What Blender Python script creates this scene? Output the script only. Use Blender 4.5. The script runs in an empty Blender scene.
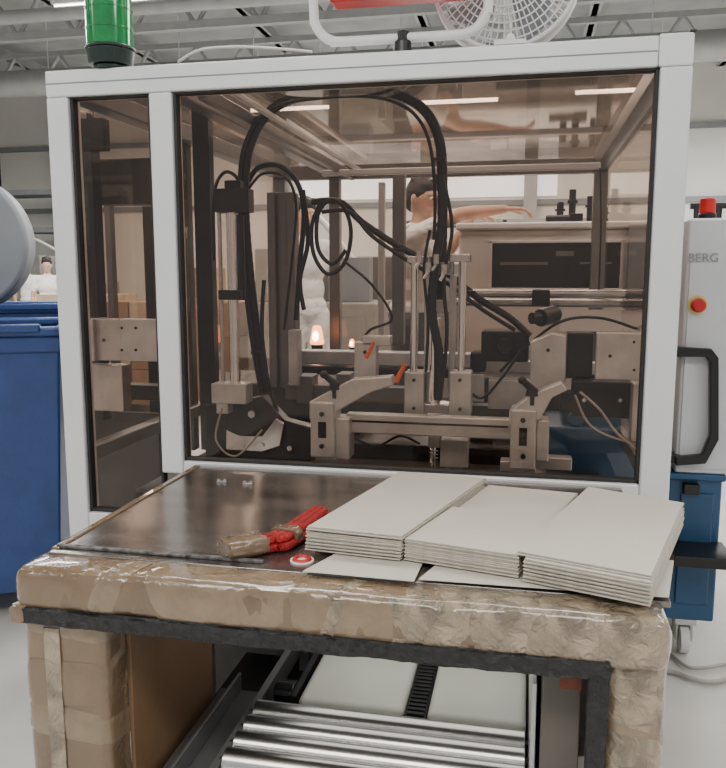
import bpy, bmesh, math, random
from mathutils import Vector, Matrix
random.seed(7)
# ------------------------------------------------------------------ camera
F=783.0; CAM=Vector((0,-2.15,1.5)); PSI=math.radians(11.8); PHI=math.radians(8.0)
fw=Vector((-math.sin(PSI)*math.cos(PHI), math.cos(PSI)*math.cos(PHI), -math.sin(PHI)))
rt=Vector((math.cos(PSI), math.sin(PSI),0)); up=rt.cross(fw)
def ray(px,py): return fw+rt*((px-363)/F)+up*((384-py)/F)
def PY(px,py,Y):
    d=ray(px,py); return CAM+d*((Y-CAM.y)/d.y)
def PZ(px,py,Z):
    d=ray(px,py); return CAM+d*((Z-CAM.z)/d.z)
cd=bpy.data.cameras.new('camera'); cam=bpy.data.objects.new('camera',cd)
bpy.context.scene.collection.objects.link(cam)
cam.location=CAM; cam.rotation_euler=(math.radians(90)-PHI,0,PSI)
cd.sensor_fit='VERTICAL'; cd.sensor_height=24; cd.lens=24*F/768; cd.clip_end=200
bpy.context.scene.camera=cam
COL=bpy.context.scene.collection
# ------------------------------------------------------------------ materials
def mat(name,col,rough=.5,metal=0,var=.12,scale=8,bump=0,bscale=40,emit=0,spec=.5,stretch=None,coat=0,bdist=.01,distort=0,pos=(.3,.7),ecol=None,rvar=0):
    m=bpy.data.materials.new(name); m.use_nodes=True; nt=m.node_tree; b=nt.nodes['Principled BSDF']
    b.inputs['Roughness'].default_value=rough; b.inputs['Metallic'].default_value=metal
    b.inputs['Specular IOR Level'].default_value=spec; b.inputs['Coat Weight'].default_value=coat
    tc=nt.nodes.new('ShaderNodeTexCoord'); mp=nt.nodes.new('ShaderNodeMapping')
    nt.links.new(tc.outputs['Object'],mp.inputs[0])
    if stretch: mp.inputs['Scale'].default_value=stretch
    n=nt.nodes.new('ShaderNodeTexNoise'); n.inputs['Scale'].default_value=scale; n.inputs['Detail'].default_value=5
    n.inputs['Distortion'].default_value=distort
    nt.links.new(mp.outputs[0],n.inputs['Vector'])
    r=nt.nodes.new('ShaderNodeValToRGB'); e=r.color_ramp.elements
    e[0].position=pos[0]; e[1].position=pos[1]
    e[0].color=[max(0,c*(1-var)) for c in col]+[1]; e[1].color=[min(1,c*(1+var)) for c in col]+[1]
    nt.links.new(n.outputs['Fac'],r.inputs[0]); nt.links.new(r.outputs[0],b.inputs['Base Color'])
    if rvar:
        mr=nt.nodes.new('ShaderNodeMapRange'); mr.inputs['To Min'].default_value=max(.02,rough-rvar); mr.inputs['To Max'].default_value=rough+rvar
        nt.links.new(n.outputs['Fac'],mr.inputs['Value']); nt.links.new(mr.outputs[0],b.inputs['Roughness'])
    if bump:
        n2=nt.nodes.new('ShaderNodeTexNoise'); n2.inputs['Scale'].default_value=bscale; n2.inputs['Detail'].default_value=4
        n2.inputs['Distortion'].default_value=distort
        nt.links.new(mp.outputs[0],n2.inputs['Vector'])
        bp=nt.nodes.new('ShaderNodeBump'); bp.inputs['Strength'].default_value=bump; bp.inputs['Distance'].default_value=bdist
        nt.links.new(n2.outputs['Fac'],bp.inputs['Height']); nt.links.new(bp.outputs[0],b.inputs['Normal'])
    if emit:
        b.inputs['Emission Color'].default_value=(*(ecol or col),1); b.inputs['Emission Strength'].default_value=emit
    return m
def glassmat(name,tint,base=.05,gloss=.45,smudge=.06,sc=3,rough=.04):
    m=bpy.data.materials.new(name); m.use_nodes=True; nt=m.node_tree
    nt.nodes.remove(nt.nodes['Principled BSDF']); out=nt.nodes['Material Output']
    t=nt.nodes.new('ShaderNodeBsdfTransparent'); g=nt.nodes.new('ShaderNodeBsdfGlossy'); g.inputs['Roughness'].default_value=rough
    g.inputs['Color'].default_value=(1,.96,.92,1)
    n=nt.nodes.new('ShaderNodeTexNoise'); n.inputs['Scale'].default_value=sc; n.inputs['Detail'].default_value=6; n.inputs['Distortion'].default_value=.6
    tc=nt.nodes.new('ShaderNodeTexCoord'); nt.links.new(tc.outputs['Object'],n.inputs['Vector'])
    r=nt.nodes.new('ShaderNodeValToRGB'); r.color_ramp.elements[0].position=.35; r.color_ramp.elements[1].position=.65
    r.color_ramp.elements[0].color=[c*(1-smudge) for c in tint]+[1]; r.color_ramp.elements[1].color=list(tint)+[1]
    nt.links.new(n.outputs['Fac'],r.inputs[0]); nt.links.new(r.outputs[0],t.inputs['Color'])
    lw=nt.nodes.new('ShaderNodeLayerWeight'); lw.inputs['Blend'].default_value=.5
    p=nt.nodes.new('ShaderNodeMath'); p.operation='POWER'; p.inputs[1].default_value=3.5; nt.links.new(lw.outputs['Facing'],p.inputs[0])
    q=nt.nodes.new('ShaderNodeMath'); q.operation='MULTIPLY_ADD'; q.inputs[1].default_value=gloss; q.inputs[2].default_value=base
    nt.links.new(p.outputs[0],q.inputs[0])
    mx=nt.nodes.new('ShaderNodeMixShader'); nt.links.new(q.outputs[0],mx.inputs[0]); nt.links.new(t.outputs[0],mx.inputs[1]); nt.links.new(g.outputs[0],mx.inputs[2])
    nt.links.new(mx.outputs[0],out.inputs['Surface']); return m
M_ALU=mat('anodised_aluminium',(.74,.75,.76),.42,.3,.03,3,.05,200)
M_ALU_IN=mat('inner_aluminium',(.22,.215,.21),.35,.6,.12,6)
M_STEEL=mat('machined_steel',(.62,.62,.62),.24,.9,.15,10)
M_CHROME=mat('chrome_rod',(1,1,1),.1,1,.03,10)
M_BRKT=mat('bead_blasted_bracket',(.58,.585,.58),.34,.6,.16,12,.1,150)
M_DARK=mat('dark_steel',(.028,.027,.027),.35,.5,.3,9)
M_BROWN=mat('dark_casting',(.055,.05,.046),.45,.3,.3,6)
M_BLACK=mat('black_rubber',(.006,.006,.007),.35,0,.3,20)
M_GASKET=mat('gasket_rubber',(.02,.02,.02),.6,0,.2,20)
M_TINT=glassmat('smoked_polycarbonate',(.755,.65,.58),.035,.42)
M_TINTR=glassmat('smoked_polycarbonate_roof',(.62,.51,.44),.13,.6,.5,2.2,.05)
M_TINT2=glassmat('smoked_polycarbonate_rear',(.96,.90,.85),.02,.3)
M_TABLE=mat('scuffed_stainless_plate',(.30,.275,.25),.22,.9,.35,4,.05,50,stretch=(1,3,1),rvar=.1)
M_TAPE=mat('brown_packing_tape',(.175,.115,.068),.22,0,.22,6,.6,16,coat=.8,bdist=.014,distort=.5,rvar=.1)
M_TAPE2=mat('tan_packing_tape',(.225,.158,.098),.2,0,.24,8,.7,20,coat=.9,bdist=.014,distort=.6,rvar=.1)
M_TAPE3=mat('clear_packing_tape',(.29,.225,.155),.18,0,.34,10,.95,34,coat=1,bdist=.018,distort=1.0,rvar=.1,pos=(.4,.6))
M_FOAM=mat('weathered_foam_edge',(.09,.085,.08),.5,0,.95,70,.6,60)
M_BLKTAPE=mat('black_edge_tape',(.012,.012,.013),.45,0,.7,60,.7,70,bdist=.015)
M_CARD=mat('brown_cardboard',(.24,.155,.09),.7,0,.14,5,.1,60)
M_BOARD=mat('brown_hardboard',(.20,.12,.065),.45,0,.2,4,.1,60)
M_SHEET=mat('greyboard_face',(.56,.53,.455),.75,0,.05,6,.05,120)
M_SHEETE=mat('greyboard_edge',(.50,.46,.38),.85,0,.25,60,.1,200,stretch=(1,1,6))
M_RED=mat('red_plastic',(.5,.012,.012),.35,0,.15,12)
M_REDH=mat('red_braided_hose',(.36,.006,.009),.45,0,.5,90,.8,200)
M_GREEN=mat('green_signal_lens',(.0,.19,.045),.12,0,.25,14,emit=.06,coat=.6)
M_DGREEN=mat('dark_housing',(.01,.022,.018),.3,0,.2,10)
M_WHITE=mat('white_paint',(.74,.74,.73),.4,0,.04,5)
M_CABW=mat('light_grey_cabinet_paint',(.62,.65,.68),.4,0,.03,5)
M_BEIGE=mat('pale_machine_paint',(.74,.73,.71),.45,0,.05,4)
M_BLUE=mat('blue_polyethylene',(.026,.062,.205),.4,0,.22,5,.15,60)
M_BLUEP=mat('blue_machine_paint',(.018,.075,.165),.4,0,.15,5)
M_GREYP=mat('grey_plastic',(.22,.235,.25),.45,0,.08,4)
M_FLOOR=mat('sealed_concrete',(.60,.58,.54),.35,0,.12,2.5,.03,60)
M_WALL=mat('cream_wall_panel',(.70,.69,.65),.7,0,.04,1)
M_CEIL=mat('grey_roof_deck',(.34,.35,.35),.8,0,.1,2)
M_TRUSS=mat('galvanised_truss',(.36,.37,.37),.5,.3,.08,5)
M_LAMP=mat('lamp_diffuser',(1,.97,.9),.4,0,0,5,emit=12)
M_GLOW=mat('warm_glare_glow',(1,.4,.18),.4,0,0,5,emit=6,ecol=(1,.34,.14))  # emission imitates the orange glare on the glass, no lamp there
M_HOT=mat('hot_glare_glow',(1,.8,.6),.4,0,0,5,emit=30,ecol=(1,.8,.6))  # brightest middle of the imitated glare
M_SKIN=mat('skin',(.60,.36,.26),.5,0,.1,14)
M_HAIR=mat('dark_hair',(.02,.013,.01),.6,0,.3,60,.5,120)
M_SHIRT=mat('white_cotton',(.85,.84,.81),.8,0,.04,8,1,9,bdist=.03,distort=.6)
M_TROUS=mat('grey_trousers',(.10,.10,.12),.85,0,.08,8,.8,9,bdist=.03)
M_BELT=mat('cream_conveyor_belt',(.60,.60,.51),.5,0,.07,6)
M_ORANGE=mat('orange_plastic',(.70,.13,.025),.4,0,.1,10)
M_STICK=mat('faded_red_sticker',(.22,.055,.03),.5,0,.3,30)
M_ROLL=mat('steel_roller',(.62,.60,.57),.27,1,.1,6,stretch=(.3,4,4))
M_LETTER=mat('grey_lettering',(.27,.28,.29),.5)
M_WIRE=mat('grey_cable',(.38,.36,.33),.5)
M_YEL=mat('pale_yellow_plastic',(.70,.62,.22),.4,0,.05,10)
M_PANE=mat('dark_window_pane',(.012,.011,.010),.3,0,.3,6)
M_HALL1=mat('olive_grey_machine_paint',(.22,.21,.19),.5,0,.15,3)
M_HALL2=mat('brown_grey_machine_paint',(.13,.115,.10),.5,0,.2,3)
# ------------------------------------------------------------------ mesh helpers
wl={}
def empty(name,loc,label=None,cat=None,parent=None,**kw):
    o=bpy.data.objects.new(name,None); o.empty_display_size=.1; COL.objects.link(o)
    loc=Vector(loc); wl[o.name]=loc
    if parent: o.parent=parent; o.location=loc-wl[parent.name]
    else: o.location=loc
    if label:o['label']=label
    if cat:o['category']=cat
    for k,v in kw.items(): o[k]=v
    return o
def mk(name,bm,m,parent=None,bevel=0,label=None,cat=None,center=None,sharp=38,seg=2,**kw):
    bmesh.ops.recalc_face_normals(bm,faces=bm.faces[:])
    lo=Vector((1e9,)*3); hi=Vector((-1e9,)*3)
    for v in bm.verts:
        for i in range(3): lo[i]=min(lo[i],v.co[i]); hi[i]=max(hi[i],v.co[i])
    c=Vector(center) if center is not None else (lo+hi)/2
    for v in bm.verts: v.co-=c
    me=bpy.data.meshes.new(name); bm.to_mesh(me); bm.free()
    for mm in (m if isinstance(m,(list,tuple)) else [m]): me.materials.append(mm)
    for p in me.polygons: p.use_smooth=True
    try: me.set_sharp_from_angle(angle=math.radians(sharp))
    except Exception: pass
    o=bpy.data.objects.new(name,me); COL.objects.link(o); wl[o.name]=c
    if parent: o.parent=parent; o.location=c-wl[parent.name]
    else: o.location=c
    if bevel:
        b=o.modifiers.new('bevel','BEVEL'); b.width=bevel; b.segments=seg; b.limit_method='ANGLE'; b.angle_limit=math.radians(40); b.harden_normals=True
    if label:o['label']=label
    if cat:o['category']=cat
    for k,v in kw.items(): o[k]=v
    return o
def B(): return bmesh.new()
def box(bm,x0,x1,y0,y1,z0,z1,M=None):
    mt=Matrix.Translation(((x0+x1)/2,(y0+y1)/2,(z0+z1)/2))@Matrix.Diagonal((max(abs(x1-x0),1e-4),max(abs(y1-y0),1e-4),max(abs(z1-z0),1e-4),1))
    if M: mt=M@mt
    return bmesh.ops.create_cube(bm,size=1,matrix=mt)
def cyl(bm,p0,p1,r0,r1=None,seg=16):
    p0=Vector(p0);p1=Vector(p1);d=p1-p0
    if d.length<1e-5:return
    q=Vector((0,0,1)).rotation_difference(d)
    bmesh.ops.create_cone(bm,cap_ends=True,segments=seg,radius1=r0,radius2=r0 if r1 is None else r1,depth=d.length,matrix=Matrix.Translation((p0+p1)/2)@q.to_matrix().to_4x4())
def ell(bm,c,r,M=None,u=16,v=10):
    if not hasattr(r,'__len__'): r=(r,r,r)
    mt=Matrix.Translation(Vector(c))@(M.to_4x4() if M else Matrix.Identity(4))@Matrix.Diagonal((*r,1))
    bmesh.ops.create_uvsphere(bm,u_segments=u,v_segments=v,radius=1,matrix=mt)
def cap(bm,p0,p1,r0,r1):
    cyl(bm,p0,p1,r0,r1,14); ell(bm,p0,r0,None,14,8); ell(bm,p1,r1,None,14,8)
def prism(bm,pts,ex):
    ex=Vector(ex); a=[bm.verts.new(Vector(p)) for p in pts]; b=[bm.verts.new(Vector(p)+ex) for p in pts]
    bm.faces.new(a); bm.faces.new(b[::-1]); n=len(a)
    for i in range(n): bm.faces.new((a[i],b[i],b[(i+1)%n],a[(i+1)%n]))
def quad(bm,pts): bm.faces.new([bm.verts.new(Vector(p)) for p in pts])
def spline(pts,sub=8,closed=False):
    P=[Vector(p) for p in pts]; n=len(P); out=[]
    idx=range(n) if closed else range(n-1)
    for i in idx:
        if closed: a,b,c,d=P[i-1],P[i],P[(i+1)%n],P[(i+2)%n]
        else: a,b,c,d=P[max(i-1,0)],P[i],P[i+1],P[min(i+2,n-1)]
        for k in range(sub):
            t=k/sub; out.append(.5*((2*b)+(c-a)*t+(2*a-5*b+4*c-d)*t*t+(3*b-a-3*c+d)*t**3))
    if not closed: out.append(P[-1])
    return out
def tube(bm,pts,r,seg=10,sub=8,closed=False,smooth=True,ribs=0):
    S=spline(pts,sub,closed) if smooth else [Vector(p) for p in pts]
    n=len(S); rings=[]; prev=None
    for i in range(n):
        if closed: t=S[(i+1)%n]-S[i-1]
        else: t=S[min(i+1,n-1)]-S[max(i-1,0)]
        if t.length<1e-9: t=Vector((0,0,1))
        t.normalize()
        if prev is None:
            a=Vector((0,0,1)) if abs(t.z)<.9 else Vector((1,0,0)); nx=t.cross(a).normalized()
        else:
            nx=(prev-t*prev.dot(t)); nx=nx.normalized() if nx.length>1e-6 else t.orthogonal().normalized()
        prev=nx; ny=t.cross(nx); rr=r*(1+ribs*(i%2))
        rings.append([bm.verts.new(S[i]+nx*math.cos(2*math.pi*k/seg)*rr+ny*math.sin(2*math.pi*k/seg)*rr) for k in range(seg)])
    for i in range(n if closed else n-1):
        A=rings[i];Bq=rings[(i+1)%n]
        for k in range(seg): bm.faces.new((A[k],A[(k+1)%seg],Bq[(k+1)%seg],Bq[k]))
    if not closed: bm.faces.new(rings[0][::-1]); bm.faces.new(rings[-1])
def padded(bm,p0,p1,u,v,hw,hh,r,jit=.003,n=50,skew=0,endround=0):
    """wrapped padding: rounded-rectangle section swept p0->p1, u/v half axes"""
    p0=Vector(p0);p1=Vector(p1);u=Vector(u);v=Vector(v); sec=[]; ax=(p1-p0).normalized()
    for cx,cy,a0 in((1,1,0),(-1,1,90),(-1,-1,180),(1,-1,270)):
        for k in range(5):
            a=math.radians(a0+k*22.5); sec.append((cx*(hw-r)+math.cos(a)*r, cy*(hh-r)+math.sin(a)*r))
    rings=[]; off=[0]*len(sec); L=(p1-p0).length
    for i in range(n+1):
        c=p0.lerp(p1,i/n); off=[o*.8+random.uniform(-jit,jit)*.5 for o in off]
        s=1 if 0<i<n else .965
        ins=0
        if endround:
            dd=min(i,n-i)/n*L
            if dd<endround: ins=endround-math.sqrt(max(0,endround**2-(endround-dd)**2)); s=1
        rings.append([bm.verts.new(c+ax*(skew*(x/hw+y/hh)*.5+(random.uniform(-.004,.004) if i in(0,n) and not endround else 0))+u*(x*s*(1-ins/hw)+(off[k] if x>0 else -off[k]))+v*(y*s*(1-ins/hh)+(off[k] if y>0 else -off[k]))) for k,(x,y) in enumerate(sec)])
    m=len(sec)
    for i in range(n):
        for k in range(m): bm.faces.new((rings[i][k],rings[i][(k+1)%m],rings[i+1][(k+1)%m],rings[i+1][k]))
    bm.faces.new(rings[0][::-1]); bm.faces.new(rings[-1])
def slab(bm,x0,y0,x1,y1,Y,th):
    a=PY((x0+x1)/2,y0,Y); c=PY((x0+x1)/2,y1,Y); l=PY(x0,(y0+y1)/2,Y); r=PY(x1,(y0+y1)/2,Y)
    box(bm,l.x,r.x,Y,Y+th,c.z,a.z)
# ------------------------------------------------------------------ setting
def struct(name,bm,m,**k):
    o=mk(name,bm,m,**k); o['kind']='structure'; return o
b=B(); box(b,-16,12,-8,17,-.1,0); struct('floor',b,M_FLOOR)
b=B(); box(b,-16,12,-8,17,6.4,6.5); struct('ceiling',b,M_CEIL)
b=B(); box(b,-16,12,17,17.2,0,6.4); struct('wall_back',b,M_WALL)
b=B(); box(b,-16.2,-16,-8,17.2,0,6.4); struct('wall_left',b,M_WALL)
b=B(); box(b,12,12.2,-8,17.2,0,6.4); struct('wall_right',b,M_WALL)
n=1
for y in (2.5,6,9.5,13):
    b=B(); box(b,-16,12,y-.06,y+.06,5.15,5.27); box(b,-16,12,y-.06,y+.06,5.9,6.0)
    x=-16
    while x<12:
        cyl(b,(x,y,5.2),(x+.5,y,5.95),.035,None,8); cyl(b,(x+.5,y,5.95),(x+1,y,5.2),.035,None,8); x+=1
    struct('trim_%d'%n,b,M_TRUSS); n+=1
for x in (-14,-11,-8,-5,-2,1,4,7,10):
    b=B(); box(b,x-.05,x+.05,-8,17,6.0,6.2); box(b,x-.1,x+.1,-8,17,6.0,6.02); struct('trim_%d'%n,b,M_TRUSS); n+=1
for x in (-12,-6,0,6):
    b=B(); box(b,x-.15,x+.15,16.7,17,0,5.9); struct('trim_%d'%n,b,M_TRUSS); n+=1
for z in (3.1,4.7):
    b=B(); box(b,-16,12,16.9,17,z,z+.12); struct('trim_%d'%n,b,M_GREYP); n+=1
for yy,zz_,rr in((11,4.9,.22),(8,5.0,.09),(4.2,4.95,.06)):
    b=B(); tube(b,[(-16,yy,zz_),(12,yy,zz_)],rr,16,1); struct('trim_%d'%n,b,M_TRUSS); n+=1
for i,(x0,x1) in enumerate(((-5.6,-2.6),(-2.2,.6))):
    b=B(); box(b,x0,x1,16.93,16.98,3.3,4.6); struct('window_%d'%(i+1),b,mat('daylight_pane_%d'%i,(.85,.92,1),.3,0,0,5,emit=1.4))
LP=[(x,y) for y in (-5,-2.5,1,4.6,8,11.5) for x in (-9.5,-5.5,-1.5,2.5,6.5)]+[(1.7,14.6),(-1.6,14.9),(-5.2,14.9)]
for x,y in LP:
    p=empty('ceiling_light',(x,y,5.1),'long white fluorescent batten light hanging under the roof trusses','ceiling light',group='fluorescent lights under the roof')
    b=B(); box(b,x-.9,x+.9,y-.09,y+.09,5.1,5.16); cyl(b,(x-.7,y,5.15),(x-.7,y,6.4),.008); cyl(b,(x+.7,y,5.15),(x+.7,y,6.4),.008); mk('light_housing',b,M_WHITE,p)
    b=B(); cyl(b,(x-.88,y,5.07),(x+.88,y,5.07),.04); mk('fluorescent_tube',b,M_LAMP,p)
def area(x,y,z,sx,sy,e,rot=(0,0,0),col=(1,.98,.95)):
    l=bpy.data.lights.new('area_light','AREA'); l.shape='RECTANGLE'; l.size=sx; l.size_y=sy; l.energy=e; l.color=col
    o=bpy.data.objects.new('area_light',l); o.location=(x,y,z); o.rotation_euler=rot; COL.objects.link(o)
for x in (-7,-1,5):
    for y in (-4,1.5,7,13):
        area(x,y,4.9,3.5,1.2,190 if y<5 else 330)
area(-.25,-.35,.79,.6,.4,1.2)  # added fill light under the table, no fixture, brightens the conveyor belts
w=bpy.data.worlds.new('World'); bpy.context.scene.world=w; w.use_nodes=True
w.node_tree.nodes['Background'].inputs[0].default_value=(.95,.97,1,1); w.node_tree.nodes['Background'].inputs[1].default_value=.6
# ------------------------------------------------------------------ MACHINE
ZT=2.087; ZR=2.012; D=2.1; XL=-1.40; XR=.385
mac=empty('packaging_machine',(-.5,1,0),'industrial packaging machine in aluminium frame enclosure with smoked panels','machine')
def post(x0,x1,y0,y1,z0,z1,m=M_ALU,name='frame_post'):
    b=B(); box(b,x0,x1,y0,y1,z0,z1); return mk(name,b,m,mac,.006)
post(XL,XL+.07,0,.07,0,ZR)
post(-1.075,-1.005,0,.07,.90,ZR)
post(.308,XR,0,.08,0,ZR)
post(XL,XR-.082,0,.08,ZR,ZT,name='frame_rail')
post(XR-.082,XR,0,.08,ZR,ZT+.004,name='frame_post')
b=B(); box(b,XL+.004,XR-.086,-.0015,.01,ZR+.036,ZR+.039); mk('profile_groove',b,M_GREYP,mac)
b=B(); box(b,-1.0,.303,-.0015,.01,.905,.908); mk('profile_groove',b,M_GREYP,mac)
post(-1.005,.308,.0,.07,.885,.94,name='frame_rail')
post(XL+.07,-1.075,.0,.07,.70,.76,name='frame_rail')
for x0,x1 in((XL,XL+.07),(-1.08,-1.02),(.315,XR)):
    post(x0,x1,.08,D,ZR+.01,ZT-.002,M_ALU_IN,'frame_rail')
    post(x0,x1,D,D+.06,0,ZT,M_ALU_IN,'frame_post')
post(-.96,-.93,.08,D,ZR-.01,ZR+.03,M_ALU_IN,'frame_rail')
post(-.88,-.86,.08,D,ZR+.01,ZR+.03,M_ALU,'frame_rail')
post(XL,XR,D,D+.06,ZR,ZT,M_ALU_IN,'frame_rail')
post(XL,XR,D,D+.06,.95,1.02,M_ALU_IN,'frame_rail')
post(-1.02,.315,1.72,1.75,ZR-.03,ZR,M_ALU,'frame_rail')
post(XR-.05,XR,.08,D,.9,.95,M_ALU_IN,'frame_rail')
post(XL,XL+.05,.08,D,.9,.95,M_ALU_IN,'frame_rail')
def panel(pts,m,label,name='tinted_panel'):
    b=B(); quad(b,pts); return mk(name,b,m,mac,0,label)
panel([(-1.0,.03,.94),(.31,.03,.94),(.31,.03,ZR),(-1.0,.03,ZR)],M_TINT,'large smoked brown polycarbonate front window')
panel([(XL+.07,.03,.76),(-1.075,.03,.76),(-1.075,.03,ZR),(XL+.07,.03,ZR)],M_TINT,'narrow smoked brown polycarbonate front window')
panel([(-1.02,.08,ZT-.01),(.315,.08,ZT-.01),(.315,D,ZT-.01),(-1.02,D,ZT-.01)],M_TINTR,'smoked polycarbonate roof panel')
panel([(XL+.07,.08,ZT-.01),(-1.08,.08,ZT-.01),(-1.08,D,ZT-.01),(XL+.07,D,ZT-.01)],M_TINTR,'smoked polycarbonate roof panel')
panel([(-1.02,D+.03,1.02),(.315,D+.03,1.02),(.315,D+.03,ZR),(-1.02,D+.03,ZR)],M_TINT2,'smoked polycarbonate rear window')
panel([(XR-.03,.08,.95),(XR-.03,D,.95),(XR-.03,D,ZR),(XR-.03,.08,ZR)],M_TINT,'smoked polycarbonate side window')
panel([(XL+.03,.08,.95),(XL+.03,D,.95),(XL+.03,D,ZR),(XL+.03,.08,ZR)],M_TINT,'smoked polycarbonate side window')
for (x0,x1,z0,z1) in((-1.005,.308,.94,ZR),(XL+.07,-1.075,.76,ZR)):
    b=B()
    box(b,x0,x0+.009,.012,.04,z0,z1); box(b,x1-.009,x1,.012,.04,z0,z1); box(b,x0,x1,.012,.04,z0,z0+.009); box(b,x0,x1,.012,.04,z1-.006,z1)
    mk('window_gasket',b,M_GASKET,mac,.002)
b=B(); box(b,-1.3,.30,.12,D-.05,.12,.74); box(b,-1.28,.28,.2,D-.1,.74,.78)
for x in(-1.2,.2):
    for y in(.25,1.9): cyl(b,(x,y,0),(x,y,.12),.04)
mk('machine_bed',b,M_BROWN,mac,.01)
b=B(); slab(b,545,428,640,490,.75,.35); mk('blue_housing',b,M_BLUEP,mac,.012,'blue painted gearbox housing')
b=B(); slab(b,562,408,622,430,.8,.25); cyl(b,PY(575,418,.8),PY(575,418,.8)+Vector((0,-.03,0)),.03,None,20); mk('blue_housing',b,M_BLUEP,mac,.01,'blue painted gearbox housing')
def part(name,rects,m,bev=.003,label=None,holes=None,hy=None):
    b=B()
    for r in rects: slab(b,*r)
    o=mk(name,b,m,mac,bev,label)
    if holes:
        for hx,hyp,hr in holes:
            b=B(); p=PY(hx,hyp,hy); cyl(b,(p.x,hy-.003,p.z),(p.x,hy+.01,p.z),hr,None,12)
            mk('screw',b,M_DARK,o)
    return o
def bolts(pxs,Y,r=.007,m=M_STEEL):
    for x,y in pxs:
        p=PY(x,y,Y); b=B(); cyl(b,(p.x,Y-.007,p.z),(p.x,Y+.004,p.z),r,None,6); cyl(b,(p.x,Y-.0075,p.z),(p.x,Y-.001,p.z),r*.5,None,6); mk('bolt',b,m,mac)
# -- behind narrow window
part('support_column',[(77,128,97,420,.5,.06)],M_DARK)
part('mounting_bracket',[(86,319,158,361,.32,.04),(86,319,94,361,.30,.1)],M_BRKT,.004,'metal bracket plate with four bolt holes',[(122,328,.005),(136,328,.005),(122,350,.005),(136,350,.005),(104,340,.006)],.32)
part('mounting_bracket',[(87,365,123,411,.36,.06)],M_BRKT,.004)
part('crossbeam',[(95,158,160,204,.62,.09)],M_BROWN,.006)
part('sensor_head',[(80,118,104,150,.42,.04),(86,110,92,120,.43,.02)],M_DARK)
part('crossbeam',[(97,385,165,400,.8,.08)],M_DARK,.006)
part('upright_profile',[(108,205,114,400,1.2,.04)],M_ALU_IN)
part('upright_profile',[(146,206,156,420,1.4,.05)],M_BROWN)
part('cover_plate',[(84,412,160,520,.9,.02)],M_BROWN,.004)
# -- left of main window
part('support_column',[(196,108,212,450,.75,.05)],M_DARK)
part('support_column',[(178,120,190,450,.9,.05)],M_BROWN)
def rod(name,pxs,y0,y1,Y,r,m=M_CHROME,lab=None):
    for px in pxs:
        b=B(); a=PY(px,y0,Y); c=PY(px+(y1-y0)*.012,y1,Y); cyl(b,(a.x,Y,c.z),(a.x,Y,a.z),r,None,18)
        mk(name,b,m,mac,0,lab)
rod('guide_rod',[231],192,402,.35,.018)
rod('guide_rod',[219],205,400,.38,.007,M_STEEL)
part('rod_clamp',[(214,188,248,212,.32,.06),(224,180,240,190,.33,.04)],M_DARK,.004)
part('rod_clamp',[(211,384,246,404,.31,.07),(216,402,228,414,.32,.05)],M_BRKT,.004)
part('rod_clamp',[(218,290,240,300,.33,.05)],M_DARK,.003)
rod('air_cylinder',[238],215,300,.37,.02,M_DARK)
part('upright_profile',[(268,192,276,388,.95,.07),(275,192,288,388,.975,.04),(287,192,295,388,.95,.07)],M_ALU_IN,.004)
b=B(); prism(b,[PY(x,y,.42) for x,y in((228,404),(262,396),(284,420),(312,428),(312,460),(228,458))],(0,.06,0)); mk('slide_carriage',b,M_DARK,mac,.005)
b=B(); prism(b,[PY(x,y,.40) for x,y in((226,430),(240,436),(262,436),(276,418),(284,424),(280,446),(262,452),(226,450))],(0,.015,0)); mk('curved_lever',b,M_STEEL,mac,.003)
for (x,y,r) in((242,446,.010),(262,445,.009),(290,448,.01),(252,414,.014)):
    bolts([(x,y)],.40,r)
part('cable_tray',[(205,405,228,440,.5,.1),(205,432,310,462,.6,.08)],M_DARK,.005)
# back structure
part('rear_housing',[(200,384,360,450,1.25,.4)],M_BROWN,.01)
part('rear_housing',[(470,378,560,450,1.2,.4)],M_BROWN,.01)
part('crossbeam',[(272,352,480,366,1.15,.08)],M_BRKT,.006)
part('crossbeam',[(272,368,480,376,1.13,.08)],M_DARK,.004)
part('crossbeam',[(470,362,650,374,.85,.05)],M_BRKT,.004)
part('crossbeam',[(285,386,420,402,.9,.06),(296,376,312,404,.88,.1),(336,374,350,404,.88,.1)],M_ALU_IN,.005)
part('upright_profile',[(392,174,404,345,1.5,.06)],M_ALU_IN,.004)
part('upright_profile',[(378,182,384,345,1.6,.04)],M_ALU,.003)
for y,Y in((294,1.0),(303,1.08)):
    a=PY(455,y-1,Y); c=PY(646,y-1,Y); b=B(); cyl(b,(a.x,Y,a.z),(c.x,Y,a.z),.017,None,18); mk('guide_rod',b,M_STEEL,mac)
part('shaft_bearing',[(532,290,550,306,.97,.12)],M_DARK,.004)
part('shaft_bearing',[(626,288,646,310,.97,.12)],M_DARK,.004)
part('cover_plate',[(560,310,650,332,1.0,.02)],M_BEIGE,.004)
# -- central vertical actuator
rod('guide_rod',[415,463],258,380,.38,.013)
part('actuator_plate',[(407,256,430,263,.36,.06)],M_STEEL,.003)
part('actuator_plate',[(448,254,470,262,.36,.06),(425,262,453,275,.40,.05)],M_STEEL,.003)
part('actuator_body',[(424,275,429,392,.42,.04),(449,275,455,392,.42,.04),(424,300,455,312,.43,.04)],M_BRKT,.003)
rod('air_cylinder',[434],318,412,.385,.024,M_CHROME)
rod('piston_rod',[434],405,476,.385,.008)
for rr in((404,372,424,416,.35,.08),(449,372,471,418,.35,.08)):
    part('actuator_block',[rr],M_BRKT,.005)
bolts([(414,380),(414,408),(460,380),(460,409)],.35,.006,M_DARK)
part('actuator_block',[(418,404,452,418,.36,.07),(427,414,442,424,.35,.06)],M_STEEL,.004)
part('gripper_head',[(440,440,468,468,.30,.06),(428,436,440,448,.31,.05),(446,466,462,476,.31,.04)],M_BRKT,.004)
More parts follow.
